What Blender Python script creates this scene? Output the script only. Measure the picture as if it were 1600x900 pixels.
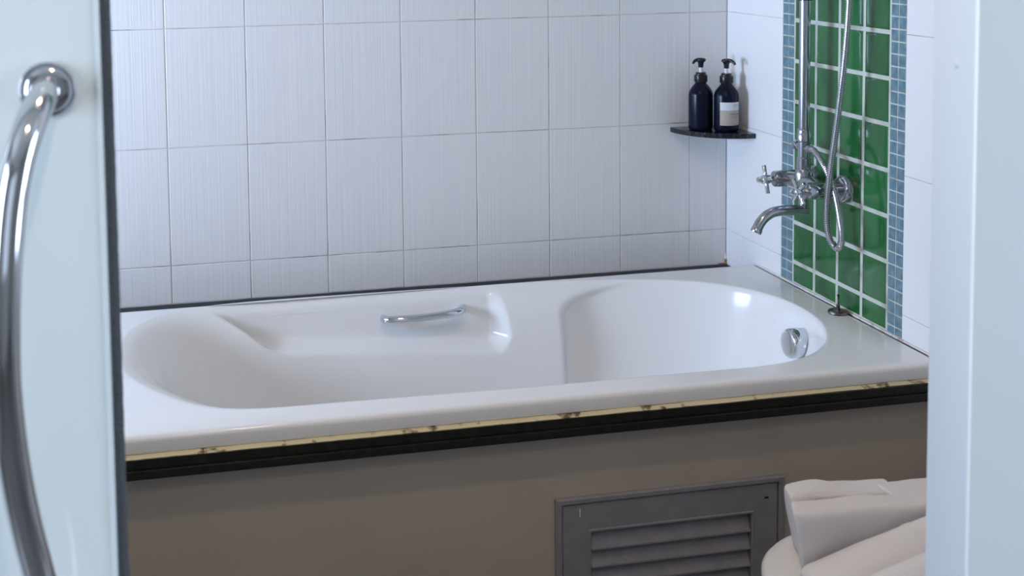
import bpy, bmesh, math, random
from mathutils import Vector, Matrix, noise
random.seed(7)
S = bpy.context.scene
for o in list(bpy.data.objects): bpy.data.objects.remove(o)
COL = S.collection
PI = math.pi

# ------------------------------------------------------------------ camera
cam_d = bpy.data.cameras.new('camera'); cam = bpy.data.objects.new('camera', cam_d); COL.objects.link(cam); S.camera = cam
_r = Vector((0.9796, -0.2003, -0.0162)); _d = Vector((-0.0315, -0.0734, -0.9968)); _f = Vector((0.1985, 0.9770, -0.0782))
_f.normalize(); _r = (_r - _f * _r.dot(_f)).normalized(); _u = _r.cross(_f)
cam.matrix_world = Matrix(((_r.x, _u.x, -_f.x, -1.6003), (_r.y, _u.y, -_f.y, -3.1950), (_r.z, _u.z, -_f.z, 1.4568), (0, 0, 0, 1)))
cam_d.sensor_width = 36; cam_d.lens = 1987.72 / 1600 * 36
cam_d.shift_x = (800 - 600.8) / 1600; cam_d.shift_y = -(450 - 45.8) / 1600
cam_d.clip_start = 0.05; cam_d.clip_end = 60
cam_d.dof.use_dof = True; cam_d.dof.focus_distance = 2.8; cam_d.dof.aperture_fstop = 5.6

# ------------------------------------------------------------------ world, lights, exposure
W = bpy.data.worlds.new('world'); S.world = W; W.use_nodes = True
W.node_tree.nodes['Background'].inputs[0].default_value = (0.62, 0.76, 1.0, 1)
W.node_tree.nodes['Background'].inputs[1].default_value = 0.35
S.view_settings.view_transform = 'Standard'; S.view_settings.look = 'None'
S.view_settings.exposure = 0.0; S.view_settings.gamma = 1.0; S.view_settings.use_curve_mapping = False

def area(name, loc, rot, sx, sy, power, color, spread=PI):
    l = bpy.data.lights.new(name, 'AREA'); l.shape = 'RECTANGLE'; l.size = sx; l.size_y = sy
    l.energy = power; l.color = color; l.spread = spread
    o = bpy.data.objects.new(name, l); o.location = loc; o.rotation_euler = rot; COL.objects.link(o); return o
area('bath_window_daylight', (-3.45, -0.78, 1.08), (0, -PI / 2, 0), 1.0, 0.80, 118, (0.57, 0.73, 1.0))
area('hall_window_daylight', (-2.0, -5.56, 1.5), (PI / 2, 0, 0), 1.9, 1.5, 7, (0.70, 0.82, 1.0))
area('hall_side_added_light', (1.36, -2.68, 1.35), (0, PI / 2, 0), 1.4, 1.0, 62, (0.66, 0.80, 1.0))  # added lamp, brightens door and jamb without reaching the bath panel
area('hall_left_added_light', (-3.66, -2.68, 1.35), (0, -PI / 2, 0), 1.4, 1.0, 62, (0.66, 0.80, 1.0))  # second added lamp, lifts the door leaf from the left

# ------------------------------------------------------------------ helpers
def tag(o, label=None, cat=None, group=None, kind=None):
    if label: o['label'] = label
    if cat: o['category'] = cat
    if group: o['group'] = group
    if kind: o['kind'] = kind
    return o
def empty(name, loc, label, cat, group=None):
    o = bpy.data.objects.new(name, None); o.location = loc; o.empty_display_size = 0.05; COL.objects.link(o)
    return tag(o, label, cat, group)
def obj(name, bm, mats, parent=None, smooth=False, angle=None):
    bmesh.ops.recalc_face_normals(bm, faces=bm.faces[:])
    me = bpy.data.meshes.new(name); bm.to_mesh(me); bm.free()
    if not isinstance(mats, (list, tuple)): mats = [mats]
    for m in mats: me.materials.append(m)
    if smooth:
        me.polygons.foreach_set('use_smooth', [True] * len(me.polygons))
        if angle: me.set_sharp_from_angle(angle=math.radians(angle))
    o = bpy.data.objects.new(name, me); COL.objects.link(o)
    if parent:
        o.parent = parent
        w = parent.matrix_basis.copy() if parent.parent is None else parent.parent.matrix_basis @ parent.matrix_basis
        o.matrix_basis = w.inverted()          # geometry is given in world coordinates
        # keep nested transforms simple: identity basis for sub-parts of world-space meshes
    return o
def box(bm, x0, x1, y0, y1, z0, z1, mi=0, bev=0.0):
    vs = [bm.verts.new((x, y, z)) for x in (x0, x1) for y in (y0, y1) for z in (z0, z1)]
    fs = []
    for q in ((0, 1, 3, 2), (4, 6, 7, 5), (0, 4, 5, 1), (2, 3, 7, 6), (0, 2, 6, 4), (1, 5, 7, 3)):
        f = bm.faces.new([vs[i] for i in q]); f.material_index = mi; fs.append(f)
    if bev > 0:
        es = list({e for f in fs for e in f.edges})
        bmesh.ops.bevel(bm, geom=es, offset=bev, segments=2, affect='EDGES', profile=0.5)
def tube(bm, pts, rad, n=16, caps=True, mi=0):
    pts = [Vector(p) for p in pts]
    N = len(pts)
    if not callable(rad):
        rr = rad; rad = (lambda i, N: rr) if not isinstance(rr, (list, tuple)) else (lambda i, N: rr[i])
    T = [(pts[min(i + 1, N - 1)] - pts[max(i - 1, 0)]).normalized() for i in range(N)]
    up = Vector((0, 0, 1)) if abs(T[0].z) < 0.9 else Vector((1, 0, 0))
    a = (up - T[0] * up.dot(T[0])).normalized()
    rings = []
    for i in range(N):
        a = (a - T[i] * a.dot(T[i])).normalized(); b = T[i].cross(a)
        r = rad(i, N)
        rings.append([bm.verts.new(pts[i] + (a * math.cos(2 * PI * k / n) + b * math.sin(2 * PI * k / n)) * r) for k in range(n)])
    for i in range(N - 1):
        for k in range(n):
            f = bm.faces.new((rings[i][k], rings[i][(k + 1) % n], rings[i + 1][(k + 1) % n], rings[i + 1][k])); f.material_index = mi
    if caps:
        bm.faces.new(rings[0][::-1]).material_index = mi; bm.faces.new(rings[-1]).material_index = mi
def spline(ctrl, per=12):
    P = [Vector(c) for c in ctrl]; P = [P[0] * 2 - P[1]] + P + [P[-1] * 2 - P[-2]]
    out = []
    for i in range(1, len(P) - 2):
        for s in range(per):
            t = s / per
            p0, p1, p2, p3 = P[i - 1], P[i], P[i + 1], P[i + 2]
            out.append(0.5 * ((2 * p1) + (p2 - p0) * t + (2 * p0 - 5 * p1 + 4 * p2 - p3) * t * t + (3 * p1 - p0 - 3 * p2 + p3) * t ** 3))
    out.append(P[-2]); return out
def lathe(bm, prof, origin=(0, 0, 0), axis=(0, 0, 1), n=32, mi=0):
    """prof: list of (radius, height along axis)"""
    ax = Vector(axis).normalized(); o = Vector(origin)
    a = Vector((1, 0, 0)) if abs(ax.x) < 0.9 else Vector((0, 1, 0))
    a = (a - ax * a.dot(ax)).normalized(); b = ax.cross(a)
    rings = []
    for r, h in prof:
        if r < 1e-6: rings.append([bm.verts.new(o + ax * h)])
        else: rings.append([bm.verts.new(o + ax * h + (a * math.cos(2 * PI * k / n) + b * math.sin(2 * PI * k / n)) * r) for k in range(n)])
    for i in range(len(rings) - 1):
        A, B = rings[i], rings[i + 1]
        for k in range(n):
            k2 = (k + 1) % n
            if len(A) == 1 and len(B) == 1: continue
            if len(A) == 1: f = bm.faces.new((A[0], B[k], B[k2]))
            elif len(B) == 1: f = bm.faces.new((A[k], A[k2], B[0]))
            else: f = bm.faces.new((A[k], A[k2], B[k2], B[k]))
            f.material_index = mi
    if len(rings[0]) > 1: bm.faces.new(rings[0][::-1]).material_index = mi
    if len(rings[-1]) > 1: bm.faces.new(rings[-1]).material_index = mi
def lerp(a, b, t): return a + (b - a) * t
def sm(a, b, x):
    if a == b: return 1.0 if x >= a else 0.0
    t = max(0, min(1, (x - a) / (b - a))); return t * t * (3 - 2 * t)
def curve1(pts, x):
    if x <= pts[0][0]: return pts[0][1]
    for (x0, y0), (x1, y1) in zip(pts, pts[1:]):
        if x <= x1: return lerp(y0, y1, (x - x0) / (x1 - x0))
    return pts[-1][1]

# ------------------------------------------------------------------ materials
def mat(name, color, rough=0.5, metal=0.0, coat=0.0, spec=0.5, **kw):
    m = bpy.data.materials.new(name); m.use_nodes = True
    b = m.node_tree.nodes['Principled BSDF']
    b.inputs['Base Color'].default_value = (*color, 1); b.inputs['Roughness'].default_value = rough
    b.inputs['Metallic'].default_value = metal; b.inputs['Coat Weight'].default_value = coat
    b.inputs['Coat Roughness'].default_value = 0.05; b.inputs['Specular IOR Level'].default_value = spec
    return m
def N(m, t, **kw):
    n = m.node_tree.nodes.new(t)
    for k, v in kw.items(): setattr(n, k, v)
    return n
def L(m, a, b): m.node_tree.links.new(a, b)
def noise_col(m, c1, c2, scale=(1, 1, 1), ns=5, detail=3, lo=0.35, hi=0.65, rough=0.5):
    tc = N(m, 'ShaderNodeTexCoord'); mp = N(m, 'ShaderNodeMapping'); mp.inputs['Scale'].default_value = scale
    nz = N(m, 'ShaderNodeTexNoise'); nz.inputs['Scale'].default_value = ns; nz.inputs['Detail'].default_value = detail; nz.inputs['Roughness'].default_value = rough
    cr = N(m, 'ShaderNodeValToRGB'); cr.color_ramp.elements[0].position = lo; cr.color_ramp.elements[1].position = hi
    cr.color_ramp.elements[0].color = (*c1, 1); cr.color_ramp.elements[1].color = (*c2, 1)
    L(m, tc.outputs['Object'], mp.inputs['Vector']); L(m, mp.outputs[0], nz.inputs['Vector']); L(m, nz.outputs[0], cr.inputs[0])
    L(m, cr.outputs[0], m.node_tree.nodes['Principled BSDF'].inputs['Base Color']); return nz, cr
def noise_bump(m, scale=(1, 1, 1), ns=10, strength=0.3, dist=0.001, detail=2):
    tc = N(m, 'ShaderNodeTexCoord'); mp = N(m, 'ShaderNodeMapping'); mp.inputs['Scale'].default_value = scale
    nz = N(m, 'ShaderNodeTexNoise'); nz.inputs['Scale'].default_value = ns; nz.inputs['Detail'].default_value = detail
    bp = N(m, 'ShaderNodeBump'); bp.inputs['Strength'].default_value = strength; bp.inputs['Distance'].default_value = dist
    L(m, tc.outputs['Object'], mp.inputs['Vector']); L(m, mp.outputs[0], nz.inputs['Vector']); L(m, nz.outputs[0], bp.inputs['Height'])
    L(m, bp.outputs[0], m.node_tree.nodes['Principled BSDF'].inputs['Normal'])

M_rib = mat('ribbed_white_tile', (0.72, 0.72, 0.73), 0.28)
noise_col(M_rib, (0.75, 0.755, 0.77), (0.795, 0.795, 0.805), (60, 1, 0.6), 4, 2)
noise_bump(M_rib, (110, 1, 0.5), 2.2, 0.38, 0.0011, 1)
M_plain = mat('plain_white_tile', (0.83, 0.83, 0.835), 0.22)
noise_bump(M_plain, (1, 1, 1), 9, 0.15, 0.002, 1)
M_grout = mat('grey_grout', (0.30, 0.28, 0.27), 0.8)
noise_col(M_grout, (0.22, 0.19, 0.18), (0.62, 0.58, 0.55), (1, 1, 1), 9, 3, 0.3, 0.5)
M_wgrout = mat('white_grout', (0.62, 0.63, 0.58), 0.7)
noise_col(M_wgrout, (0.36, 0.35, 0.30), (0.56, 0.58, 0.52), (1, 1, 1), 14, 3, 0.3, 0.5)
M_green = mat('green_glazed_tile', (0.02, 0.12, 0.03), 0.12, coat=0.3)
noise_col(M_green, (0.008, 0.085, 0.018), (0.022, 0.15, 0.042), (1, 1, 0.35), 11, 3)
noise_bump(M_green, (1, 1, 1), 14, 0.25, 0.002, 1)
M_blue = mat('blue_mosaic', (0.12, 0.24, 0.30), 0.3)
noise_col(M_blue, (0.095, 0.185, 0.23), (0.16, 0.27, 0.325), (1, 1, 1), 60, 2)
M_tub = mat('white_acrylic', (0.80, 0.80, 0.80), 0.16, coat=0.0, spec=0.34)
M_granite = mat('dark_granite', (0.02, 0.021, 0.026), 0.16)
noise_col(M_granite, (0.010, 0.010, 0.013), (0.055, 0.055, 0.070), (1, 1, 1), 160, 3, 0.45, 0.75)
M_ledge = mat('honed_dark_granite', (0.02, 0.022, 0.03), 0.5, spec=0.2)
noise_col(M_ledge, (0.016, 0.018, 0.026), (0.04, 0.042, 0.055), (1, 1, 1), 120, 3)
M_brown = mat('rust_stain', (0.30, 0.15, 0.07), 0.7)
M_caulk = mat('yellowed_caulk', (0.6, 0.5, 0.3), 0.6)
noise_col(M_caulk, (0.12, 0.07, 0.03), (0.66, 0.57, 0.36), (1, 1, 1), 34, 7, 0.33, 0.43)
M_stain = mat('stained_silicone', (0.5, 0.42, 0.34), 0.5)
noise_col(M_stain, (0.36, 0.26, 0.19), (0.74, 0.72, 0.70), (1, 1, 1), 24, 6, 0.34, 0.46)
M_panel = mat('greige_bath_panel', (0.42, 0.36, 0.295), 0.5)
noise_col(M_panel, (0.41, 0.352, 0.288), (0.44, 0.378, 0.31), (1, 1, 1), 5, 2)
M_edge = mat('black_polished_stone', (0.016, 0.015, 0.012), 0.3, spec=0.3)
noise_col(M_edge, (0.009, 0.0085, 0.006), (0.024, 0.022, 0.016), (1, 1, 1), 60, 3, 0.45, 0.8)
M_vent = mat('grey_louvre_paint', (0.19, 0.18, 0.19), 0.42)
noise_col(M_vent, (0.215, 0.205, 0.215), (0.245, 0.235, 0.245), (1, 1, 1), 30, 3)
M_dark = mat('dark_void', (0.012, 0.012, 0.012), 0.8)
M_chrome = mat('chrome', (0.66, 0.67, 0.70), 0.11, 1.0)
M_chrome2 = mat('dulled_chrome', (0.46, 0.47, 0.51), 0.18, 1.0)
noise_bump(M_chrome2, (1, 1, 1), 90, 0.08, 0.001, 2)
M_hose = mat('steel_hose', (0.62, 0.62, 0.64), 0.22, 1.0)
M_bottle = mat('dark_navy_plastic', (0.004, 0.006, 0.018), 0.22, spec=0.18)
M_black = mat('black_plastic', (0.006, 0.006, 0.008), 0.3)
M_white = mat('white_plastic', (0.75, 0.75, 0.77), 0.4)
M_towel = mat('white_terry', (0.70, 0.655, 0.635), 0.95, spec=0.1)
noise_bump(M_towel, (1, 1, 1), 420, 0.35, 0.0015, 2)
M_stool = mat('white_stool_plastic', (0.74, 0.70, 0.66), 0.35)
M_door = mat('frosted_glass_door', (0.76, 0.82, 0.81), 0.12, coat=0.0)
M_dooredge = mat('pale_glass_edge', (0.74, 0.82, 0.84), 0.15)
M_seal = mat('dark_brush_seal', (0.085, 0.098, 0.11), 0.9)
noise_bump(M_seal, (1, 1, 1), 300, 1.0, 0.003, 2)
M_jamb = mat('white_jamb_paint', (0.58, 0.625, 0.66), 0.4)
M_paint = mat('grey_wall_paint', (0.50, 0.49, 0.47), 0.7)
M_ceil = mat('ceiling_paint', (0.62, 0.60, 0.57), 0.8)
M_part = mat('partition_tile', (0.30, 0.28, 0.26), 0.5)
M_hall = mat('hall_wall_paint', (0.48, 0.47, 0.45), 0.8)
M_floor = mat('grey_floor_tile', (0.22, 0.21, 0.2), 0.4)
noise_col(M_floor, (0.10, 0.095, 0.09), (0.16, 0.15, 0.14), (1, 1, 1), 6, 4)
M_rust = mat('rusty_metal', (0.14, 0.12, 0.11), 0.45, 0.8)
noise_col(M_rust, (0.05, 0.035, 0.03), (0.30, 0.28, 0.28), (1, 1, 1), 90, 3)
M_lamp = mat('lamp_diffuser', (1, 0.9, 0.75), 0.5)
M_lamp.node_tree.nodes['Principled BSDF'].inputs['Emission Color'].default_value = (1.0, 0.72, 0.42, 1)
M_lamp.node_tree.nodes['Principled BSDF'].inputs['Emission Strength'].default_value = 12

# ------------------------------------------------------------------ tiled walls
def tile(bm, to3, u0, u1, v0, v1, ch=0.0013, th=0.006, gap=0.002, mi=1, pillow=False):
    g = gap / 2; u0 += g; u1 -= g; v0 += g; v1 -= g
    rings = []
    prof = [(0, -th), (0, -ch), (ch * 0.35, -ch * 0.3), (ch, 0)] if not pillow else [(0, -th), (0, -0.003), (0.0015, -0.0014), (0.004, -0.0004), (0.009, 0)]
    for ins, d in prof:
        rings.append([bm.verts.new(to3(u, v, d)) for u, v in ((u0 + ins, v0 + ins), (u1 - ins, v0 + ins), (u1 - ins, v1 - ins), (u0 + ins, v1 - ins))])
    for A, B in zip(rings, rings[1:]):
        for k in range(4):
            f = bm.faces.new((A[k], A[(k + 1) % 4], B[(k + 1) % 4], B[k])); f.material_index = mi; f.smooth = pillow
    f = bm.faces.new(rings[-1]); f.material_index = mi; f.smooth = pillow
CX, ZT = 0.1089, 0.62
back3 = lambda u, v, d: (u, -d, v)
bm = bmesh.new()
box(bm, -2.72, 0.12, 0.0012, 0.12, 0.0, 2.45, 0)
rows = [(0.522, 0.62)] + [(0.62 + 0.3 * k, 0.92 + 0.3 * k) for k in range(6)]
xs = [0.0] + [-(CX + 0.2 * k) for k in range(13)]
for z0, z1 in rows:
    for a, b in zip(xs[1:], xs): tile(bm, back3, a, b, z0, z1)
tag(obj('wall_back', bm, [M_grout, M_rib]), kind='structure')

right3 = lambda u, v, d: (d, u, v)      # u = y, wall faces -x
def right_tile(bm, *a, **k): tile(bm, lambda u, v, d: (-d, u, v), *a, **k)
bm = bmesh.new()
box(bm, 0.0016, 0.12, -1.95, 0.0, 0.0, 2.45, 0)
GY = -0.3546
for j, (z0, z1) in enumerate(rows):
    cuts = [-0.299, 0.0] if j else [-0.299, -0.091, 0.0]
    for a, b in zip(cuts, cuts[1:]): right_tile(bm, a, b, z0, z1, ch=0.0008, gap=0.0012)
    z0 = 0.566 if j == 0 else z0
    for k in range(4): right_tile(bm, -1.11 - 0.3 * k if k < 3 else -1.94, -0.8105 - 0.3 * k, z0, z1, ch=0.0008, gap=0.0012)
box(bm, 0.0010, 0.0018, -0.8105, -0.299, 0.560, 2.4, 2)      # white grout bed of the decorated band
zc = 0.62
gz = [0.566] + [0.62 + 0.1 * k for k in range(18)]
for z0, z1 in zip(gz, gz[1:]):
    for k in range(4): right_tile(bm, GY - 0.1 * (k + 1), GY - 0.1 * k, z0, z1, gap=0.0048, mi=3, pillow=(z1 - z0 > 0.03))
mp = 0.0268
for yb, ph in ((-0.2995, 1.2599), (-0.7557, 1.2553)):
    k0 = int((0.568 - ph) / mp)
    for k in range(k0 - 1, 42):
        z0 = max(0.567, ph + mp * k); z1 = ph + mp * (k + 1)
        if z1 - z0 < 0.006 or z1 > 2.4: continue
        for c in range(2): right_tile(bm, yb - 0.0274 * (c + 1), yb - 0.0274 * c, z0, z1, gap=0.0032, ch=0.0006, mi=4)
tag(obj('wall_right', bm, [M_grout, M_plain, M_wgrout, M_green, M_blue]), kind='structure')

# left wall with the bathroom window that lights the tub
bm = bmesh.new()
WX0, WX1, WY0, WY1, WZ0, WZ1 = -2.75, -2.6, -1.22, -0.08, 0.80, 1.70
box(bm, WX0, WX1, -1.95, WY0, 0, 2.45); box(bm, WX0, WX1, WY1, 0.12, 0, 2.45)
box(bm, WX0, WX1, WY0, WY1, 0, WZ0); box(bm, WX0, WX1, WY0, WY1, WZ1, 2.45)
tag(obj('wall_left', bm, M_paint), kind='structure')
bm = bmesh.new(); box(bm, -1.95, -1.852, -1.30, -0.955, 0, 2.45); tag(obj('wall_light_block', bm, M_paint), kind='structure')   # added unseen wall, blocks window daylight from towels and bath panel
bm = bmesh.new()
for a in ((WY0, WY0 + 0.04, WZ0, WZ1), (WY1 - 0.04, WY1, WZ0, WZ1), (WY0 + 0.04, WY1 - 0.04, WZ0, WZ0 + 0.04), (WY0 + 0.04, WY1 - 0.04, WZ1 - 0.04, WZ1), (-0.695, -0.665, WZ0 + 0.04, WZ1 - 0.04)):
    box(bm, -2.71, -2.67, *a)
tag(obj('window_1', bm, M_jamb), kind='structure')
bm = bmesh.new(); box(bm, -3.6, 1.3, -5.6, 0.12, -0.1, 0.0); tag(obj('floor', bm, M_floor), kind='structure')
bm = bmesh.new(); box(bm, -3.6, 1.3, -5.6, 0.12, 2.45, 2.55); tag(obj('ceiling', bm, M_ceil), kind='structure')
# hall the picture is taken from
bm = bmesh.new()
box(bm, -3.6, -2.95, -5.5, -5.35, 0, 2.45); box(bm, -1.05, 1.3, -5.5, -5.35, 0, 2.45)
box(bm, -2.95, -1.05, -5.5, -5.35, 0, 0.75); box(bm, -2.95, -1.05, -5.5, -5.35, 2.25, 2.45)
tag(obj('wall_hall_back', bm, M_hall), kind='structure')
bm = bmesh.new()
box(bm, 1.15, 1.3, -5.35, -3.20, 0, 2.45); box(bm, 1.15, 1.3, -2.15, -1.95, 0, 2.45)
box(bm, 1.15, 1.3, -3.20, -2.15, 0, 0.6); box(bm, 1.15, 1.3, -3.20, -2.15, 2.1, 2.45)
tag(obj('wall_hall_right', bm, M_hall), kind='structure')
bm = bmesh.new()
box(bm, -3.6, -3.45, -5.35, -3.20, 0, 2.45); box(bm, -3.6, -3.45, -2.15, -1.95, 0, 2.45)
box(bm, -3.6, -3.45, -3.20, -2.15, 0, 0.6); box(bm, -3.6, -3.45, -3.20, -2.15, 2.1, 2.45)
tag(obj('wall_hall_left', bm, M_hall), kind='structure')
bm = bmesh.new()
for x in (-2.95, -2.0 - 0.025, -1.10): box(bm, x, x + 0.05, -5.46, -5.41, 0.80, 2.20)
box(bm, -2.95, -1.05, -5.46, -5.41, 0.75, 0.80); box(bm, -2.95, -1.05, -5.46, -5.41, 2.20, 2.25)
tag(obj('window_2', bm, M_jamb), kind='structure')
bm = bmesh.new()
for y in (-3.20, -2.70, -2.20): box(bm, 1.20, 1.25, y, y + 0.05, 0.65, 2.05)
box(bm, 1.20, 1.25, -3.20, -2.15, 0.60, 0.65); box(bm, 1.20, 1.25, -3.20, -2.15, 2.05, 2.10)
tag(obj('added_window_right', bm, M_jamb), kind='structure')  # added unseen window, made for the right-hand lamp on door and jamb
bm = bmesh.new()
for y in (-3.20, -2.70, -2.20): box(bm, -3.55, -3.50, y, y + 0.05, 0.65, 2.05)
box(bm, -3.55, -3.50, -3.20, -2.15, 0.60, 0.65); box(bm, -3.55, -3.50, -3.20, -2.15, 2.05, 2.10)
tag(obj('added_window_left', bm, M_jamb), kind='structure')  # made-up window out of view, goes with the left door-brightening lamp

# ------------------------------------------------------------------ front partition, sliding door, jamb
bm = bmesh.new()
box(bm, -3.45, -2.30, -1.95, -1.90, 0, 2.45); box(bm, 0.30, 1.15, -1.95, -1.83, 0, 2.45); box(bm, -2.30, 0.30, -1.95, -1.90, 2.12, 2.45)
tag(obj('wall_front', bm, M_part), kind='structure')
# all three share the hall-side face near y = -1.85 measured from the picture
M_seal_w = 0.012
def zz(x): return x
bm = bmesh.new(); box(bm, -2.45, -1.6335, -1.85, -1.842 + 0.0, 0.012, 2.10, bev=0.0015)
door = obj('door_1', bm, M_door); tag(door, kind='structure')
bm = bmesh.new(); box(bm, -1.6335, -1.6275, -1.852, -1.838, 0.012, 2.10, bev=0.001); obj('edge_strip', bm, M_dooredge, door)
bm = bmesh.new()
zs = [0.012 + i * 0.006 for i in range(349)]
pv = None
for z in zs:
    w = 0.0005 * noise.noise(Vector((0, 0, z * 60))) + 0.0004 * noise.noise(Vector((0, 0, z * 200)))
    cur = [bm.verts.new(p) for p in ((-1.6275, -1.848, z), (-1.6162 + w, -1.848, z), (-1.6162 + w, -1.836, z), (-1.6275, -1.836, z))]
    if pv:
        for k in range(4): bm.faces.new((pv[k], pv[(k + 1) % 4], cur[(k + 1) % 4], cur[k]))
    else: bm.faces.new(cur)
    pv = cur
bm.faces.new(pv)
obj('brush_seal', bm, M_seal, door)
# bow handle: bulges towards the hall and sideways
hp = [(-1.683, -1.853, 1.298), (-1.6845, -1.874, 1.296), (-1.689, -1.902, 1.287), (-1.697, -1.926, 1.268), (-1.707, -1.942, 1.236),
      (-1.7145, -1.950, 1.195), (-1.7195, -1.957, 1.145), (-1.723, -1.960, 1.09), (-1.7245, -1.961, 1.035), (-1.7225, -1.960, 0.985), (-1.718, -1.958, 0.935),
      (-1.711, -1.957, 0.888), (-1.703, -1.954, 0.845), (-1.695, -1.946, 0.80), (-1.688, -1.926, 0.755), (-1.684, -1.89, 0.72), (-1.683, -1.853, 0.70)]
bm = bmesh.new(); tube(bm, spline(hp, 8), 0.0155, 24)
hd = obj('bow_handle', bm, M_chrome, door, smooth=True, angle=60); hd['label'] = 'polished chrome bow handle'
for z in (1.298, 0.70):
    bm = bmesh.new(); lathe(bm, [(0.0, 0.0100), (0.012, 0.0098), (0.019, 0.0088), (0.0222, 0.0068), (0.0230, 0.0035), (0.0240, 0.0035), (0.0255, 0.0056), (0.0272, 0.0062), (0.0288, 0.0045), (0.0295, 0.0)], (-1.682, -1.8495, z), (0, -1, 0), 48)
    obj('flange', bm, M_chrome, door, smooth=True, angle=35)
bm = bmesh.new(); box(bm, -0.6005, -0.545, -1.8425, -1.763, 0, 2.10, bev=0.0015)
jb = obj('trim_1', bm, M_jamb); tag(jb, kind='structure')
bm = bmesh.new(); lathe(bm, [(0.0, 0.0022), (0.0045, 0.0020), (0.0075, 0.0)], (-0.600, -1.8085, 1.281), (-1, 0, 0), 20); obj('screw_cap', bm, M_jamb, jb, smooth=True, angle=40)
bm = bmesh.new(); box(bm, -0.601, 0.30, -1.8505, -1.8428, 0.012, 2.10, bev=0.001)
d2 = obj('door_2', bm, M_door); tag(d2, kind='structure')
bm = bmesh.new(); box(bm, -2.30, 0.30, -1.90, -1.80, 2.101, 2.16); tag(obj('trim_2', bm, M_jamb), kind='structure')

# ------------------------------------------------------------------ bathtub
ZR, ZB = 0.564, 0.165
inner = [(-1.642, -0.50), (-1.632, -0.39), (-1.604, -0.295), (-1.545, -0.222), (-1.46, -0.183), (-1.32, -0.168), (-1.15, -0.168), (-0.97, -0.171), (-0.80, -0.176), (-0.66, -0.184),
         (-0.51, -0.197), (-0.36, -0.225), (-0.235, -0.272), (-0.152, -0.340), (-0.100, -0.425), (-0.082, -0.530), (-0.092, -0.640), (-0.124, -0.728), (-0.178, -0.805),
         (-0.255, -0.860), (-0.345, -0.884), (-0.46, -0.884), (-0.62, -0.882), (-0.85, -0.882), (-1.05, -0.876), (-1.25, -0.870), (-1.37, -0.868), (-1.455, -0.848), (-1.53, -0.782), (-1.59, -0.690), (-1.628, -0.600)]
def closed_spline(P, per):
    P = [Vector((x, y, 0)) for x, y in P]; n = len(P); out = []
    for i in range(n):
        p0, p1, p2, p3 = P[i - 1], P[i], P[(i + 1) % n], P[(i + 2) % n]
        for s in range(per):
            t = s / per
            out.append(0.5 * ((2 * p1) + (p2 - p0) * t + (2 * p0 - 5 * p1 + 4 * p2 - p3) * t * t + (3 * p1 - p0 - 3 * p2 + p3) * t ** 3))
    return out
RC = closed_spline(inner, 40)
# resample to uniform spacing
NT = 760
cum = [0.0]
for i in range(len(RC)): cum.append(cum[-1] + (RC[(i + 1) % len(RC)] - RC[i]).length)
rim = []; j = 0
for k in range(NT):
    s = cum[-1] * k / NT
    while cum[j + 1] < s: j += 1
    t = (s - cum[j]) / max(1e-9, cum[j + 1] - cum[j]); rim.append(RC[j].lerp(RC[(j + 1) % len(RC)], t))
for _ in range(140):
    rim = [rim[k] * 0.5 + (rim[k - 1] + rim[(k + 1) % NT]) * 0.25 for k in range(NT)]
YC = -0.525
def bottom_pt(p):
    # map rim point to the smaller oval of the tub floor
    fx = (p.x + 0.862) / 0.78; fy = (p.y - YC) / 0.357
    return Vector((-0.775 + fx * 0.53, YC + fy * 0.225, 0))
W_side = [(0, 0), (0.010, 0.03), (0.03, 0.13), (0.07, 0.27), (0.14, 0.43), (0.24, 0.55), (0.4, 0.66), (0.7, 0.80), (0.88, 0.92), (0.97, 1.04), (1, 1.25)]
W_foot = [(0, 0), (0.008, 0.02), (0.03, 0.045), (0.1, 0.09), (0.3, 0.20), (0.6, 0.38), (0.82, 0.62), (0.94, 0.86), (1, 1.2)]
W_slope = [(0, 0), (0.006, 0.03), (0.02, 0.085), (0.05, 0.16), (0.12, 0.26), (0.3, 0.42), (0.6, 0.66), (0.85, 0.86), (0.95, 0.98), (1, 1.2)]
def smooth_curve(c, d):      # small box filter so profile knots do not crease
    h = 0.02 + 0.05 * d
    return sum(curve1(c, max(0, min(1, d + h * k / 3))) * w for k, w in ((-3, 1), (-2, 2), (-1, 3), (0, 4), (1, 3), (2, 2), (3, 1))) / 16 if d > 0.02 else curve1(c, d)
DL = [0.0, 0.0015, 0.004, 0.008, 0.013, 0.02, 0.028, 0.037, 0.047] + [0.058 + 0.0125 * k for k in range(40)] + [0.56 + 0.026 * k for k in range(17)] + [0.985, 1.0]
tabs = {n: [smooth_curve(c, d) if d > 0 else 0.0 for d in DL] for n, c in (('s', W_side), ('f', W_foot), ('l', W_slope))}
bm = bmesh.new()
loops = []
# outer side: lip under edge -> lip face -> rounded edge -> deck -> inner rim
XL, XR, YF = -1.72, -0.0015, -0.950
def yback(x): return lerp(-0.171, -0.164, (x + 1.7) / 1.7)
def outer_pt(k, inset):
    # walk: project rim point to the rounded rectangle by angle about centre
    c = Vector((-0.86, -0.55, 0)); d = (rim[k] - c)
    cr = 0.018
    best = 1e9
    ux, uy = d.x, d.y
    yb = yback(rim[k].x)
    cands = []
    if ux > 0: cands.append((XR - c.x) / ux)
    if ux < 0: cands.append((XL - c.x) / ux)
    if uy > 0: cands.append((yb - c.y) / uy)
    if uy < 0: cands.append((YF - c.y) / uy)
    t = min(cands); p = c + d * t
    return Vector((min(max(p.x, XL + inset), XR - inset), min(max(p.y, YF + inset), yback(p.x) - inset), 0))
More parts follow.
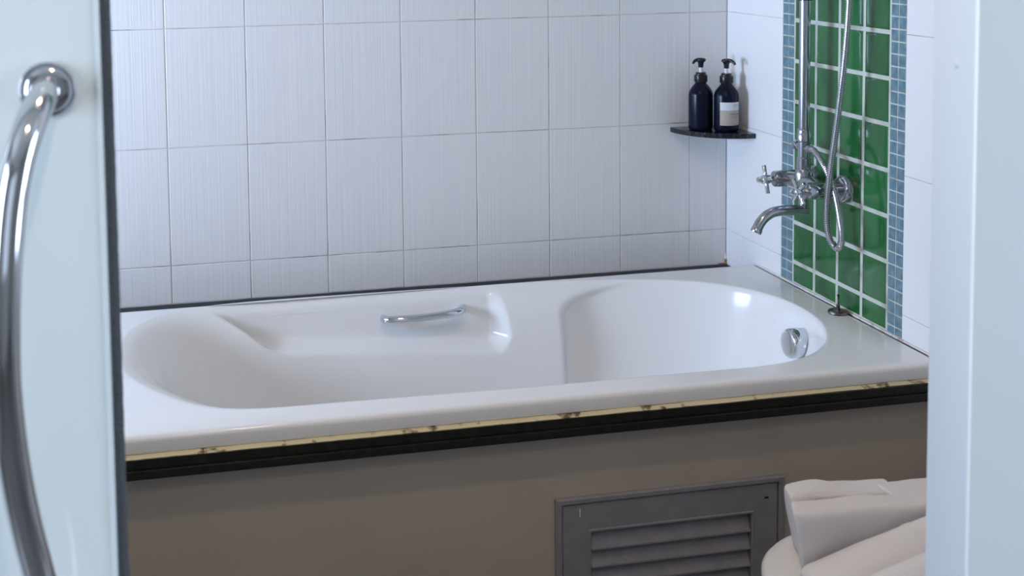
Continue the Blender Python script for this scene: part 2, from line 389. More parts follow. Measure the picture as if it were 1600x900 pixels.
# snap the nearest samples to the four corners
outer = [outer_pt(k, 0) for k in range(NT)]
for cx_, cy_ in ((XR, yback(XR)), (XR, YF), (XL, YF), (XL, yback(XL))):
    kb = min(range(NT), key=lambda k: (outer[k] - Vector((cx_, cy_, 0))).length); outer[kb] = Vector((cx_, cy_, 0))
def ins(p, i):
    return Vector((min(max(p.x, XL + i), XR - i), min(max(p.y, YF + i), yback(p.x) - i), 0))
R = 0.011
lipring = [(0.020, 0.531), (0.003, 0.531)] + [(0.0012, 0.5325), (0.0, 0.535)] + [(R * (1 - math.cos(a)), ZR - R * (1 - math.sin(a))) for a in (0, 0.3, 0.6, 0.9, 1.2, PI / 2)]
for i, z in lipring:
    loops.append([bm.verts.new((ins(outer[k], i).x, ins(outer[k], i).y, z)) for k in range(NT)])
for t in (0.25, 0.5, 0.75, 0.93):
    loops.append([bm.verts.new((lerp(ins(outer[k], R).x, rim[k].x, t), lerp(ins(outer[k], R).y, rim[k].y, t), ZR)) for k in range(NT)])
wr_ = [smooth_curve([(0, 0), (0.010, 0.03), (0.03, 0.10), (0.06, 0.145), (0.12, 0.17), (1, 0.45)], d) if d > 0 else 0.0 for d in DL]
def inner_pos(k, li):
    d = DL[li]; p = rim[k]; b = bottom_pt(p)
    z = lerp(ZR, ZB, d)
    side = abs(p.y - YC) / 0.357
    ws, wf, wl = tabs['s'][li], tabs['f'][li], tabs['l'][li]
    # crease between the waist and the wide foot end, leaning right near the rim
    topw = max(0.0, 1 - d / 0.19)
    xc = -0.553 + 0.16 * topw ** 2.4
    mf = sm(xc - 0.016 - 0.03 * topw, xc + 0.022 + 0.07 * topw, p.x)
    mf = mf if abs(p.y - YC) > 0.1 or p.x > -0.5 else 0
    ml = 1 - sm(-1.60, -1.36, p.x)
    w = lerp(ws, wf, mf); w = lerp(w, wl, ml * (1 - mf))
    # arm rest recess in both side walls
    zz_ = z + 0.006 * noise.noise(Vector((p.x * 3, 0, 0)))
    lo = curve1([(-1.46, 0.462), (-1.38, 0.445), (-0.9, 0.420), (-0.7, 0.408)], p.x)
    left = -1.462 + (ZR - z) * 0.35 + (0.16 if p.y < YC else 0)
    mr = sm(left - 0.012, left + 0.03, p.x) * (1 - sm(-0.752 - 0.03 * sm(0.46, 0.42, z), -0.716 - 0.02 * sm(0.46, 0.42, z), p.x)) * sm(lo, lo + 0.042, z)
    w = lerp(w, min(w, wr_[li]), mr * sm(0.45, 0.6, side))
    q = p.lerp(b, w)
    return Vector((q.x, q.y, z))
for li in range(len(DL)):
    loops.append([bm.verts.new(inner_pos(k, li)) for k in range(NT)])
cen = Vector((-0.775, YC, ZB - 0.006))
lastp = [v.co.copy() for v in loops[-1]]
for t in (0.3, 0.6, 0.85):
    loops.append([bm.verts.new(lastp[k].lerp(cen, t) * 1.0 + Vector((0, 0, 0))) for k in range(NT)])
for A, B in zip(loops, loops[1:]):
    for k in range(NT):
        k2 = (k + 1) % NT; bm.faces.new((A[k], A[k2], B[k2], B[k]))
cv = bm.verts.new(cen)
for k in range(NT): bm.faces.new((loops[-1][k], loops[-1][(k + 1) % NT], cv))
# outer hull under the deck so the tub is a solid basin
tubroot = empty('bathtub', (-0.86, -0.55, 0.0), 'white built-in bathtub with moulded arm rests along the tiled wall', 'bathtub')
tub = obj('tub_shell', bm, M_tub, tubroot, smooth=True)
sub = tub.modifiers.new('smooth', 'SMOOTH'); sub.factor = 0.5; sub.iterations = 0
# overflow knob on the foot end
kn = Vector((-0.119, -0.592, 0.498)); kax = Vector((-1.0, -0.05, 0.04)).normalized()
bm = bmesh.new()
lathe(bm, [(0.0, 0.0275), (0.016, 0.0272), (0.026, 0.0262), (0.0305, 0.0245), (0.0335, 0.0205), (0.0345, 0.015), (0.0345, 0.0), (0.033, -0.002), (0.033, -0.035)], kn, kax, 48)
kb_ = obj('overflow_knob', bm, M_chrome, tubroot, smooth=True, angle=40); kb_['label'] = 'round chrome overflow knob'
# grab handle in the arm rest
gp = [(-1.001, -0.168, 0.500), (-1.004, -0.195, 0.504), (-1.002, -0.218, 0.508), (-0.988, -0.230, 0.510), (-0.95, -0.237, 0.5115), (-0.90, -0.238, 0.513), (-0.85, -0.234, 0.515), (-0.822, -0.224, 0.517), (-0.809, -0.207, 0.517), (-0.807, -0.185, 0.515), (-0.807, -0.165, 0.512)]
bm = bmesh.new(); tube(bm, spline(gp, 8), 0.0098, 20)
gb = obj('grab_handle', bm, M_chrome, tubroot, smooth=True, angle=50); gb['label'] = 'curved chrome grab handle'

# silicone lines and granite ledges round the tub
bm = bmesh.new()
def bead(bm, pts, r0, seed, n=8):
    tube(bm, pts, lambda i, N_: r0 * (1 + 0.45 * noise.noise(Vector((i * 0.23, seed, 0)))), n)
bead(bm, [(-0.0012, lerp(-0.16, -0.948, i / 160), 0.5648) for i in range(161)], 0.0026, 3.1)
tag(obj('trim_3', bm, M_stain, smooth=True), kind='structure')
bm = bmesh.new()
bead(bm, [(-0.0015, -0.0015, lerp(0.524, 0.552, i / 20)) for i in range(21)], 0.003, 8.1)
nf = len(bm.faces)
bead(bm, [(-0.001, -0.0015, lerp(0.5215, 0.536, i / 12)) for i in range(13)], 0.0045, 4.1)
bead(bm, [(lerp(0.0, -0.022, i / 12), -0.001, 0.5225) for i in range(13)], 0.0028, 9.1)
bm.faces.ensure_lookup_table()
for f in bm.faces[nf:]: f.material_index = 1
tag(obj('trim_4', bm, [M_stain, M_brown], smooth=True), kind='structure')
bm = bmesh.new()
box(bm, -2.6, 0.0, -0.150, 0.0, 0.48, 0.5215, bev=0.001)
tag(obj('granite_ledge', bm, M_ledge), 'dark granite ledge strip between the tub rim and the ribbed tile wall', 'ledge')
bm = bmesh.new()
box(bm, -1.628, 0.0, -0.962, -0.90, 0.5085, 0.5265, bev=0.0012)
box(bm, -1.629, 0.0, -0.9685, -0.90, 0.492, 0.5085, bev=0.0015)
tag(obj('granite_edge_trim', bm, M_edge), 'black polished stone edging running under the front lip of the bathtub', 'edging')
bm = bmesh.new()
NB = 500; prev = None
for i in range(NB + 1):
    x = lerp(-1.6275, -0.002, i / NB); a = 0.0013 * noise.noise(Vector((x * 14, 5, 0))) + 0.0009 * noise.noise(Vector((x * 60, 2, 0)))
    thin = 1.0 - 0.55 * sm(-0.55, -0.15, x) * (0.5 + 0.8 * noise.noise(Vector((x * 9, 7, 0))))
    top = 0.5315 + a * 0.9; yf = -0.9505 - 0.0095 * thin + a
    cur = [bm.verts.new(p) for p in ((x, -0.94, 0.5262), (x, yf, 0.5262), (x, yf, 0.5278), (x, -0.9505, top), (x, -0.94, top))]
    if prev:
        for k in range(5): bm.faces.new((prev[k], prev[(k + 1) % 5], cur[(k + 1) % 5], cur[k]))
    else: bm.faces.new(cur)
    prev = cur
bm.faces.new(prev)
tag(obj('trim_5', bm, M_caulk, smooth=True, angle=40), kind='structure')
# panel under the tub, with an opening behind the louvre
VX0, VX1, VZ0, VZ1 = -0.806, -0.362, 0.075, 0.345
bm = bmesh.new()
box(bm, -1.85, VX0, -0.937, -0.91, 0, 0.4925); box(bm, VX1, 0.0, -0.937, -0.91, 0, 0.4925)
box(bm, VX0, VX1, -0.937, -0.91, 0, VZ0); box(bm, VX0, VX1, -0.937, -0.91, VZ1, 0.4925)
tag(obj('wall_bath_front', bm, M_panel), kind='structure')

# ------------------------------------------------------------------ louvred access panel
vr = empty('access_louvre', (-0.584, -0.937, 0.06), 'grey louvred access panel set into the front of the bathtub', 'vent panel')
def frame(bm, x0, x1, z0, z1, w, y0, y1, bev):
    # four mitred members
    o = [(x0, z0), (x1, z0), (x1, z1), (x0, z1)]; i = [(x0 + w, z0 + w), (x1 - w, z0 + w), (x1 - w, z1 - w), (x0 + w, z1 - w)]
    rings = []
    for (P, y) in ((o, y1), (o, y0 + bev), ([(x + (bev if x < (x0 + x1) / 2 else -bev), z + (bev if z < (z0 + z1) / 2 else -bev)) for x, z in o], y0),
                   ([(x - (bev if x < (x0 + x1) / 2 else -bev), z - (bev if z < (z0 + z1) / 2 else -bev)) for x, z in i], y0), (i, y0 + bev), (i, y1)):
        rings.append([bm.verts.new((x, y, z)) for x, z in P])
    for a in range(len(rings)):
        A, B = rings[a], rings[(a + 1) % len(rings)]
        for k in range(4): bm.faces.new((A[k], A[(k + 1) % 4], B[(k + 1) % 4], B[k]))
bm = bmesh.new(); frame(bm, -0.823, -0.343, 0.060, 0.3605, 0.0135, -0.946, -0.934, 0.003); obj('outer_frame', bm, M_vent, vr)
bm = bmesh.new(); frame(bm, -0.808, -0.358, 0.075, 0.3455, 0.053, -0.9425, -0.925, 0.0015); inf = obj('inner_frame', bm, M_vent, vr)
bm = bmesh.new(); frame(bm, -0.757, -0.409, 0.126, 0.2945, 0.006, -0.9445, -0.926, 0.0015); obj('opening_bead', bm, M_vent, vr)
zt = 0.290
k = 0
while zt > 0.15:
    bm = bmesh.new()
    # slat: curved blade leaning outwards at its lower edge
    prof = [(-0.918, zt + 0.004), (-0.928, zt - 0.008), (-0.936, zt - 0.022), (-0.9405, zt - 0.0335), (-0.9435, zt - 0.0350), (-0.9435, zt - 0.0385), (-0.940, zt - 0.0395), (-0.933, zt - 0.031), (-0.920, zt - 0.012), (-0.914, zt)]
    A = [bm.verts.new((-0.750, y, z)) for y, z in prof]; B = [bm.verts.new((-0.4165, y, z)) for y, z in prof]
    for i in range(len(prof)): bm.faces.new((A[i], A[(i + 1) % len(prof)], B[(i + 1) % len(prof)], B[i]))
    bm.faces.new(A); bm.faces.new(B[::-1])
    obj('slat', bm, M_vent, vr, smooth=True, angle=40); zt -= 0.0355; k += 1
bm = bmesh.new(); box(bm, -0.80, -0.37, -0.905, -0.90, 0.08, 0.34); obj('backing', bm, M_dark, vr)
# worn marks on the inner frame corners
bm = bmesh.new()
box(bm, -0.775, -0.7725, -0.9432, -0.942, 0.322, 0.338); obj('scuff_mark', bm, M_caulk, vr)
bm = bmesh.new(); box(bm, -0.3872, -0.3785, -0.9432, -0.942, 0.316, 0.320); obj('scuff_mark', bm, M_dark, vr)

# ------------------------------------------------------------------ corner shelf and bottles
bm = bmesh.new()
RS = 0.1655; NS = 40
def arc(r, z): return [(-r * math.cos(a), -r * math.sin(a), z) for a in [PI / 2 * i / NS for i in range(NS + 1)]]
rings = []
for r, z in ((RS - 0.0015, 0.897), (RS, 0.8985), (RS, 0.9085), (RS - 0.0015, 0.910)):
    rings.append([bm.verts.new((-0.0005, -0.0005, z))] + [bm.verts.new((min(x, -0.0005), min(y, -0.0005), z_)) for x, y, z_ in arc(r, z)])
for A, B in zip(rings, rings[1:]):
    for i in range(len(A)): bm.faces.new((A[i], A[(i + 1) % len(A)], B[(i + 1) % len(B)], B[i]))
bm.faces.new(rings[0][::-1]); bm.faces.new(rings[-1])
tag(obj('corner_shelf', bm, M_granite), 'small quarter-round dark granite corner shelf holding two pump bottles', 'shelf')

def bottle(x, y, label, nozzle_ang, with_label):
    z0 = 0.9102
    r = empty('pump_bottle', (x, y, z0), label, 'bottle', 'pump bottles on the corner shelf')
    bm = bmesh.new()
    lathe(bm, [(0.0, 0.0015), (0.026, 0.0), (0.0300, 0.0018), (0.0318, 0.006), (0.0322, 0.012), (0.0322, 0.092), (0.0314, 0.0985), (0.0290, 0.105), (0.0250, 0.1115), (0.0200, 0.118), (0.0160, 0.1225), (0.0138, 0.1255), (0.0138, 0.130)], (x, y, z0), n=48)
    obj('bottle_body', bm, M_bottle, r, smooth=True, angle=60)
    bm = bmesh.new()
    n = 48
    lathe(bm, [(0.0162, 0.1275), (0.0166, 0.1285), (0.0166, 0.1455), (0.0160, 0.1470), (0.0138, 0.1475), (0.0134, 0.1525), (0.0125, 0.1535), (0.0, 0.1535)], (x, y, z0), n=48)
    for i in range(24):      # grip ridges
        a = 2 * PI * i / 24
        tube(bm, [(x + 0.0167 * math.cos(a), y + 0.0167 * math.sin(a), z0 + 0.1295), (x + 0.0167 * math.cos(a), y + 0.0167 * math.sin(a), z0 + 0.1445)], 0.0006, 5)
    obj('pump_collar', bm, M_black, r, smooth=True, angle=40)
    bm = bmesh.new(); lathe(bm, [(0.0048, 0.1530), (0.0048, 0.170)], (x, y, z0), n=20); obj('pump_stem', bm, M_white, r, smooth=True, angle=40)
    bm = bmesh.new()
    lathe(bm, [(0.0062, 0.1665), (0.0068, 0.168), (0.0072, 0.176), (0.0085, 0.1805), (0.0120, 0.1835), (0.0135, 0.1865), (0.0125, 0.1895), (0.0080, 0.1915), (0.0, 0.192)], (x, y, z0), n=32)
    dx, dy = math.cos(nozzle_ang), math.sin(nozzle_ang)
    nz = [(x + dx * s, y + dy * s, z0 + h) for s, h in ((0.0, 0.1875), (0.008, 0.1880), (0.016, 0.1868), (0.022, 0.1838), (0.0255, 0.1800), (0.0265, 0.1775))]
    tube(bm, spline(nz, 5), lambda i, N_: 0.0052 - 0.0024 * i / N_, 14)
    obj('pump_head', bm, M_black, r, smooth=True, angle=50)
    if with_label:
        # paper label wrapped round the side that faces the window wall and the room
        a0, a1 = math.radians(-146), math.radians(-38)
        bm = bmesh.new(); rr = 0.0324; cols = 24; zrow = [0.020, 0.0205, 0.064, 0.0855]
        for ri, (za, zb, mi) in enumerate(((0.0185, 0.0235, 1), (0.0237, 0.0585, 1), (0.0585, 0.0795, 0))):
            g = [[bm.verts.new((x + rr * math.cos(lerp(a0, a1, c / cols)), y + rr * math.sin(lerp(a0, a1, c / cols)), z0 + z)) for c in range(cols + 1)] for z in (za, zb)]
            for c in range(cols):
                f = bm.faces.new((g[0][c], g[0][c + 1], g[1][c + 1], g[1][c])); f.material_index = mi
        lb = obj('paper_label', bm, [M_lab1, M_lab2], r, smooth=True)
        lb['label'] = 'paper label, white above and beige below'
        bm = bmesh.new()
        for zl, h, f0, f1, seed in ((0.0715, 0.0013, 0.56, 0.92, 1), (0.0675, 0.0009, 0.60, 0.86, 2), (0.0470, 0.0024, 0.42, 0.95, 3), (0.0420, 0.0010, 0.48, 0.85, 4), (0.0380, 0.0008, 0.48, 0.80, 5)):
            t = f0
            while t < f1:
                w = 0.018 + 0.02 * abs(noise.noise(Vector((t * 40, seed, 0))))
                pts = [(lerp(a0, a1, t), zl), (lerp(a0, a1, t + w), zl), (lerp(a0, a1, t + w), zl + h), (lerp(a0, a1, t), zl + h)]
                bm.faces.new([bm.verts.new((x + 0.0326 * math.cos(a), y + 0.0326 * math.sin(a), z0 + z)) for a, z in pts])
                t += w + 0.012
        obj('label_print', bm, M_ink, r)
M_lab1 = mat('label_white', (0.62, 0.66, 0.70), 0.6); M_lab2 = mat('label_beige', (0.42, 0.37, 0.31), 0.6); M_ink = mat('label_ink', (0.09, 0.08, 0.07), 0.6)
bottle(-0.1035, -0.0565, 'dark navy pump bottle with no label in view, on corner shelf beside the labelled one', math.radians(-165), False)
bottle(-0.0520, -0.1010, 'dark navy pump bottle with a white and beige paper label on the corner shelf', math.radians(-62), True)

# ------------------------------------------------------------------ shower mixer, riser and hose
ZF = 0.850; XB = -0.068; YN, YFV, YM = -0.598, -0.448, -0.523
mx = empty('shower_mixer', (0, YM, ZF), 'chrome wall mixer with two cross handles, bath spout, riser pipe and hose', 'shower mixer')
for y in (YN, YFV):
    bm = bmesh.new(); lathe(bm, [(0.031, 0.0), (0.031, 0.0155), (0.0295, 0.0185), (0.0265, 0.0195), (0.0255, 0.024), (0.0195, 0.026), (0.0, 0.026)], (0.0005, y, ZF), (-1, 0, 0), 40)
    obj('wall_flange', bm, M_chrome2, mx, smooth=True, angle=35)
bm = bmesh.new()
for y in (YN, YFV):
    lathe(bm, [(0.0175, 0.012), (0.0175, 0.048), (0.0195, 0.050), (0.0195, 0.096), (0.0185, 0.1015), (0.0120, 0.104), (0.0, 0.104)], (0.0, y, ZF), (-1, 0, 0), 32)
tube(bm, [(XB, lerp(YFV, YN, t), ZF + 0.004 * math.sin(PI * t)) for t in [i / 20 for i in range(21)]], lambda i, N_: 0.0165 + 0.0040 * math.sin(PI * i / (N_ - 1)), 24)
lathe(bm, [(0.019, -0.030), (0.021, -0.022), (0.021, 0.022), (0.0185, 0.032), (0.0165, 0.036)], (XB, YM, ZF), (0, 0, 1), 28)
obj('mixer_body', bm, M_chrome2, mx, smooth=True, angle=50)
for y, rot in ((YFV, 18), (YN, 45)):
    o_ = Vector((-0.103, y, ZF))
    bm = bmesh.new()
    lathe(bm, [(0.0085, 0.0), (0.0085, 0.008), (0.0110, 0.012), (0.0112, 0.026), (0.0095, 0.030), (0.0075, 0.031), (0.0070, 0.040), (0.0055, 0.042), (0.0, 0.042)], o_, (-1, 0, 0), 8)
    for q in range(4):
        a = math.radians(rot + 90 * q); dv = Vector((0, math.sin(a), math.cos(a)))
        c = o_ + Vector((-0.020, 0, 0)); tube(bm, [c + dv * 0.006, c + dv * 0.032, c + dv * 0.034], [0.0045, 0.0050, 0.0038], 14)
    h = obj('cross_handle', bm, M_chrome, mx, smooth=True, angle=40)
# spout
bm = bmesh.new()
lathe(bm, [(0.0105, -0.060), (0.0105, -0.028), (0.0150, -0.026)], (XB, YM, ZF), (0, 0, 1), 24)
sp = [(XB + 0.009, YM, 0.789), (XB, YM, 0.789), (XB - 0.03, YM, 0.7905), (XB - 0.06, YM, 0.7905), (XB - 0.080, YM, 0.787), (XB - 0.098, YM, 0.777), (XB - 0.111, YM, 0.762), (XB - 0.120, YM, 0.744)]
tube(bm, spline(sp, 8), 0.0118, 24)
lathe(bm, [(0.0122, 0.0), (0.0128, 0.001), (0.0128, 0.010), (0.0118, 0.011)], (XB - 0.1205, YM, 0.743), (0.45, 0, 0.9), 24)
obj('bath_spout', bm, M_chrome2, mx, smooth=True, angle=50)
# riser
bm = bmesh.new(); tube(bm, [(XB, YM, ZF + 0.07), (XB, YM, 1.90)], 0.0125, 28)
obj('riser_pipe', bm, M_chrome2, mx, smooth=True, angle=50)
bm = bmesh.new()
lathe(bm, [(0.0150, 0.034), (0.0155, 0.038), (0.0155, 0.062), (0.0140, 0.064), (0.0140, 0.072), (0.0135, 0.100), (0.0160, 0.102), (0.0162, 0.118), (0.0150, 0.120), (0.0150, 0.128), (0.0125, 0.130)], (XB, YM, ZF), (0, 0, 1), 28)
lathe(bm, [(0.009, 0.0), (0.009, 0.026), (0.0115, 0.027), (0.0115, 0.036), (0.008, 0.038)], (XB, YM, ZF + 0.086), (0, 1, 0), 20)
lathe(bm, [(0.0085, 0.0), (0.0085, 0.020), (0.0105, 0.021), (0.0105, 0.031), (0.0085, 0.032)], (XB, YM, ZF + 0.086), (0, -1, 0), 6)
obj('diverter', bm, M_chrome2, mx, smooth=True, angle=35)
bm = bmesh.new()
lathe(bm, [(0.0165, 0.0), (0.0185, 0.003), (0.0190, 0.040), (0.0165, 0.043)], (XB, YM, 1.279), (0, 0, 1), 28)
lathe(bm, [(0.010, 0.0), (0.010, 0.03), (0.014, 0.032), (0.014, 0.045), (0.0, 0.046)], (XB, YM, 1.302), (0, -1, 0), 20)
obj('slider_bracket', bm, M_black, mx, smooth=True, angle=40)
bm = bmesh.new(); tube(bm, [(0, YM, 1.86), (XB, YM, 1.86)], 0.010, 20); lathe(bm, [(0.026, 0), (0.026, 0.006), (0.012, 0.010)], (0.0005, YM, 1.86), (-1, 0, 0), 28); obj('wall_bracket', bm, M_chrome, mx, smooth=True, angle=40)
# hose: leaves the diverter, loops down, climbs to the hand shower above the frame
XH = -0.058
hs = [(XB, -0.553, 0.937), (XB, -0.572, 0.934), (-0.068, -0.598, 0.918), (-0.064, -0.618, 0.895), (-0.060, -0.634, 0.868), (XH, -0.648, 0.835), (XH, -0.662, 0.795), (XH, -0.670, 0.765), (XH, -0.668, 0.745), (XH, -0.656, 0.730), (-0.060, -0.642, 0.733),
      (-0.066, -0.633, 0.750), (-0.070, -0.629, 0.785), (-0.073, -0.634, 0.835), (-0.073, -0.645, 0.90), (-0.070, -0.658, 0.98), (-0.066, -0.672, 1.08), (-0.062, -0.683, 1.18), (-0.060, -0.692, 1.30), (-0.062, -0.690, 1.42), (-0.066, -0.66, 1.54), (-0.07, -0.62, 1.62)]
path = spline(hs, 60)
dense = [path[0]]; acc = 0; step = 0.00112
for a, b in zip(path, path[1:]):
    seg = (b - a).length
    while acc + seg >= step:
        t = (step - acc) / seg; a = a.lerp(b, t); dense.append(a.copy()); seg = (b - a).length; acc = 0
    acc += seg
bm = bmesh.new(); tube(bm, dense, lambda i, N_: 0.0067 + 0.0012 * (1 if i % 4 in (1, 2) else -1), 14)
obj('shower_hose', bm, M_hose, mx, smooth=True, angle=60)
bm = bmesh.new()
tube(bm, spline([(-0.07, -0.62, 1.615), (-0.075, -0.60, 1.65), (-0.085, -0.575, 1.70), (-0.11, -0.55, 1.76), (-0.15, -0.54, 1.80)], 6), 0.011, 18)
lathe(bm, [(0.012, -0.02), (0.040, 0.004), (0.043, 0.012), (0.040, 0.018), (0.0, 0.019)], (-0.165, -0.535, 1.80), (-0.6, 0.0, -0.8), 32)
obj('hand_shower', bm, M_chrome, mx, smooth=True, angle=40)

# small flange with a rod on the tub deck
pf = empty('deck_flange', (-0.026, -0.606, ZR), 'small tarnished round metal flange with an upright rod, on the tub deck under the hose', 'drain fitting')
bm = bmesh.new(); lathe(bm, [(0.0205, 0.0), (0.0225, 0.002), (0.0225, 0.005), (0.0205, 0.0075), (0.0175, 0.008), (0.0165, 0.0065), (0.0, 0.006)], (-0.026, -0.606, ZR), n=36); obj('flange', bm, M_rust, pf, smooth=True, angle=40)
bm = bmesh.new(); lathe(bm, [(0.0042, 0.006), (0.0042, 0.020), (0.0018, 0.022), (0.0018, 0.040), (0.0026, 0.041), (0.0026, 0.044), (0.0, 0.0445)], (-0.026, -0.606, ZR), n=14); obj('rod', bm, M_rust, pf, smooth=True, angle=40)

# ------------------------------------------------------------------ stool and towels
SX, SY, SZ, SR = -0.467, -1.458, 0.43, 0.178
st = empty('round_stool', (SX, SY, 0), 'white round-topped stool beside the bathtub, carrying the white towels', 'stool')
bm = bmesh.new(); lathe(bm, [(0.0, SZ), (SR - 0.02, SZ), (SR - 0.006, SZ - 0.003), (SR, SZ - 0.010), (SR, SZ - 0.022), (SR - 0.006, SZ - 0.028), (SR - 0.03, SZ - 0.030), (0.0, SZ - 0.030)], (SX, SY, 0), n=72)
obj('seat', bm, M_stool, st, smooth=True, angle=50)
for q in range(4):
    a = PI / 4 + PI / 2 * q
    bm = bmesh.new(); tube(bm, [(SX + 0.115 * math.cos(a), SY + 0.115 * math.sin(a), SZ - 0.03), (SX + 0.155 * math.cos(a), SY + 0.155 * math.sin(a), 0.0)], [0.016, 0.012], 16)
    obj('leg', bm, M_stool, st, smooth=True, angle=50)

def loft(bm, sections, nseg=48, power=4.0, nz_amp=0.003, nz_f=12, seed=0):
    """sections: list of (centre, half_width_vec, half_height_vec); superellipse sections, closed ends"""
    rings = []
    for si, (c, a, b) in enumerate(sections):
        c, a, b = Vector(c), Vector(a), Vector(b); ring = []
        for k in range(nseg):
            t = 2 * PI * k / nseg; ct, s_ = math.cos(t), math.sin(t)
            x = math.copysign(abs(ct) ** (2 / power), ct); y = math.copysign(abs(s_) ** (2 / power), s_)
            p = c + a * x + b * y
            nv = noise.noise_vector(p * nz_f + Vector((seed, 0, 0))) * nz_amp + noise.noise_vector(p * nz_f * 3 + Vector((seed, 5, 0))) * nz_amp * 0.3
            w_ = p + nv; w_.z = max(w_.z, 0.4335); ring.append(bm.verts.new(w_))
        rings.append(ring)
    for A, B in zip(rings, rings[1:]):
        for k in range(nseg): bm.faces.new((A[k], A[(k + 1) % nseg], B[(k + 1) % nseg], B[k]))
    for ring in (rings[0], rings[-1]):
        c = Vector((0, 0, 0))
        for v in ring: c += v.co
        cvv = bm.verts.new(c / len(ring))
        for k in range(nseg): bm.faces.new((ring[k], ring[(k + 1) % nseg], cvv))
def rounded_run(P0, P1, aw, bh, n=40, endr=0.018, dip=None):
    out = []
    P0, P1 = Vector(P0), Vector(P1); Lh = (P1 - P0).length
    for i in range(n + 1):
        t = 0.5 - 0.5 * math.cos(PI * i / n); d = min(t, 1 - t) * Lh
        e = math.sqrt(max(0.0, 1 - (1 - min(1, d / endr)) ** 2)); e = max(e, 0.15)
        c = P0.lerp(P1, t); a = Vector(aw(t)); b = Vector(bh(t))
        if dip: c = c + Vector(dip(t))
        ea = 1 - (1 - e) * endr / max(a.length, endr) ; eb = 1 - (1 - e) * min(1, endr * 0.8 / b.length)
        out.append((c, a * ea, b * eb))
    return out
# folded towel at the back: two thick upright folds side by side
bm = bmesh.new()
loft(bm, rounded_run((-0.577, -1.398, 0.4835), (-0.16, -1.392, 0.470), lambda t: (0.010, 0.025 , 0), lambda t: (-0.010 * (1 - t), -0.006, 0.0495 - 0.010 * t), endr=0.006), power=5.5, nz_amp=0.005, nz_f=10, seed=2)
loft(bm, rounded_run((-0.558, -1.350, 0.4825), (-0.16, -1.344, 0.468), lambda t: (0.008, 0.026, 0), lambda t: (-0.006 * (1 - t), 0.002, 0.0465 + 0.011 * math.exp(-((t - 0.13) / 0.12) ** 2) - 0.008 * t), endr=0.006), power=4.5, nz_amp=0.005, nz_f=11, seed=5)
loft(bm, rounded_run((-0.530, -1.344, 0.520), (-0.372, -1.342, 0.511), lambda t: (0.003, 0.028, 0), lambda t: (0, 0, 0.0095), endr=0.006), power=4.0, nz_amp=0.003, nz_f=14, seed=8)
loft(bm, rounded_run((-0.400, -1.372, 0.5165), (-0.16, -1.370, 0.506), lambda t: (0.0, 0.034, 0), lambda t: (0, 0, 0.0085), endr=0.006), power=3.0, nz_amp=0.002, nz_f=10, seed=6)
t1 = obj('folded_towel', bm, M_towel, smooth=True); tag(t1, 'white towel folded upright at the back of the stool, against the bathtub panel', 'towel', 'white towels on the stool')
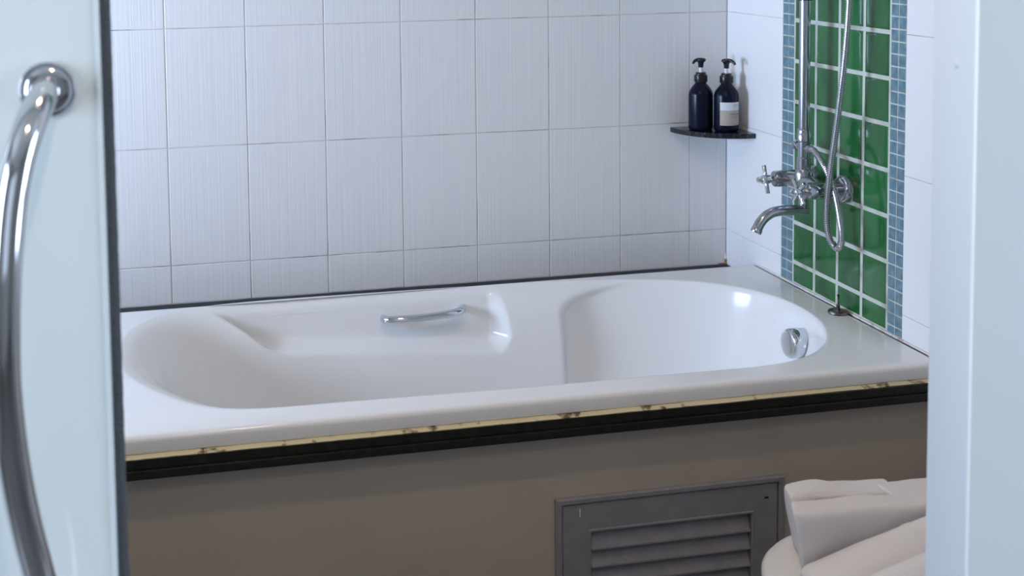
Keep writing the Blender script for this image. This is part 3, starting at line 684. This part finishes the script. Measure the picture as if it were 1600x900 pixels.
def ridge(bm, P0, P1, zb, hw, seed, hem):
    """a draped fold: a crest rising from P0 to P1 with a long front slope"""
    n = 90; m = 26; P0, P1 = Vector(P0), Vector(P1); rings = []
    prof = [(0.55, 0.0), (0.62, 0.18), (0.62, 0.45), (0.50, 0.75), (0.30, 0.93), (0.08, 1.0), (-0.18, 0.985), (-0.50, 0.91), (-0.85, 0.76), (-1.15, 0.52), (-1.32, 0.26), (-1.30, 0.06), (-1.15, 0.0)]
    pr = spline([(a, b, 0) for a, b in prof], 3)
    for i in range(n + 1):
        t = i / n; c = P0.lerp(P1, t); c.z = zb + (P0.z - zb) + (P1.z - P0.z) * (t ** 0.85)
        e = math.sqrt(max(0.16, 1 - (1 - min(1, t / 0.03)) ** 2)) * math.sqrt(max(0.03, 1 - (1 - min(1, (1 - t) / 0.03)) ** 2))
        h = (c.z - zb) * (0.55 + 0.45 * e); b = 0.0014 if hem and abs(t - hem) < 0.022 else 0.0
        ring = []
        for q in pr:
            p = Vector((c.x, c.y + q.x * hw * (0.4 + 0.6 * e), zb + q.y * h + (b if q.y > 0.1 else 0)))
            nv = noise.noise_vector(p * 9 + Vector((seed, 0, 0))) * 0.004 * min(1, q.y * 3)
            p += nv; p.z = max(p.z, zb); ring.append(bm.verts.new(p))
        rings.append(ring)
    for A, B in zip(rings, rings[1:]):
        for k in range(len(A)): bm.faces.new((A[k], A[(k + 1) % len(A)], B[(k + 1) % len(B)], B[k]))
    bm.faces.new(rings[0]); bm.faces.new(rings[-1])
bm = bmesh.new(); ridge(bm, (-0.590, -1.452, 0.449), (-0.16, -1.462, 0.572), 0.4325, 0.040, 3, 0.40)
t2 = obj('folded_towel', bm, M_towel, smooth=True); tag(t2, 'white towel draped between the upright folded towel and the nearest one', 'towel', 'white towels on the stool')
bm = bmesh.new(); ridge(bm, (-0.575, -1.555, 0.470), (-0.16, -1.560, 0.592), 0.4325, 0.036, 17, 0)
t3 = obj('folded_towel', bm, M_towel, smooth=True); tag(t3, 'white towel nearest the viewer, cut off by the door jamb at the lower right', 'towel', 'white towels on the stool')

# ------------------------------------------------------------------ warm ceiling downlights
def downlight(x, y, power, label):
    r = empty('ceiling_downlight', (x, y, 2.45), label, 'ceiling light')
    bm = bmesh.new(); lathe(bm, [(0.055, 0.0), (0.055, 0.004), (0.045, 0.007), (0.040, 0.003), (0.040, 0.0)], (x, y, 2.4495), (0, 0, -1), 32); obj('trim_ring', bm, M_jamb, r, smooth=True, angle=40)
    bm = bmesh.new(); lathe(bm, [(0.0, 0.002), (0.038, 0.002), (0.038, 0.0)], (x, y, 2.4495), (0, 0, -1), 32); obj('bulb_face', bm, M_lamp, r, smooth=True, angle=40)
    l = bpy.data.lights.new('downlight_lamp', 'AREA'); l.shape = 'DISK'; l.size = 0.07; l.energy = power; l.color = (1.0, 0.74, 0.50)
    o = bpy.data.objects.new('downlight_lamp', l); o.location = (x, y, 2.440); COL.objects.link(o)
downlight(-1.25, -1.66, 8.5, 'warm recessed ceiling downlight over the bathroom floor')
downlight(-1.45, -2.75, 6, 'warm recessed ceiling downlight in the hall by the door')
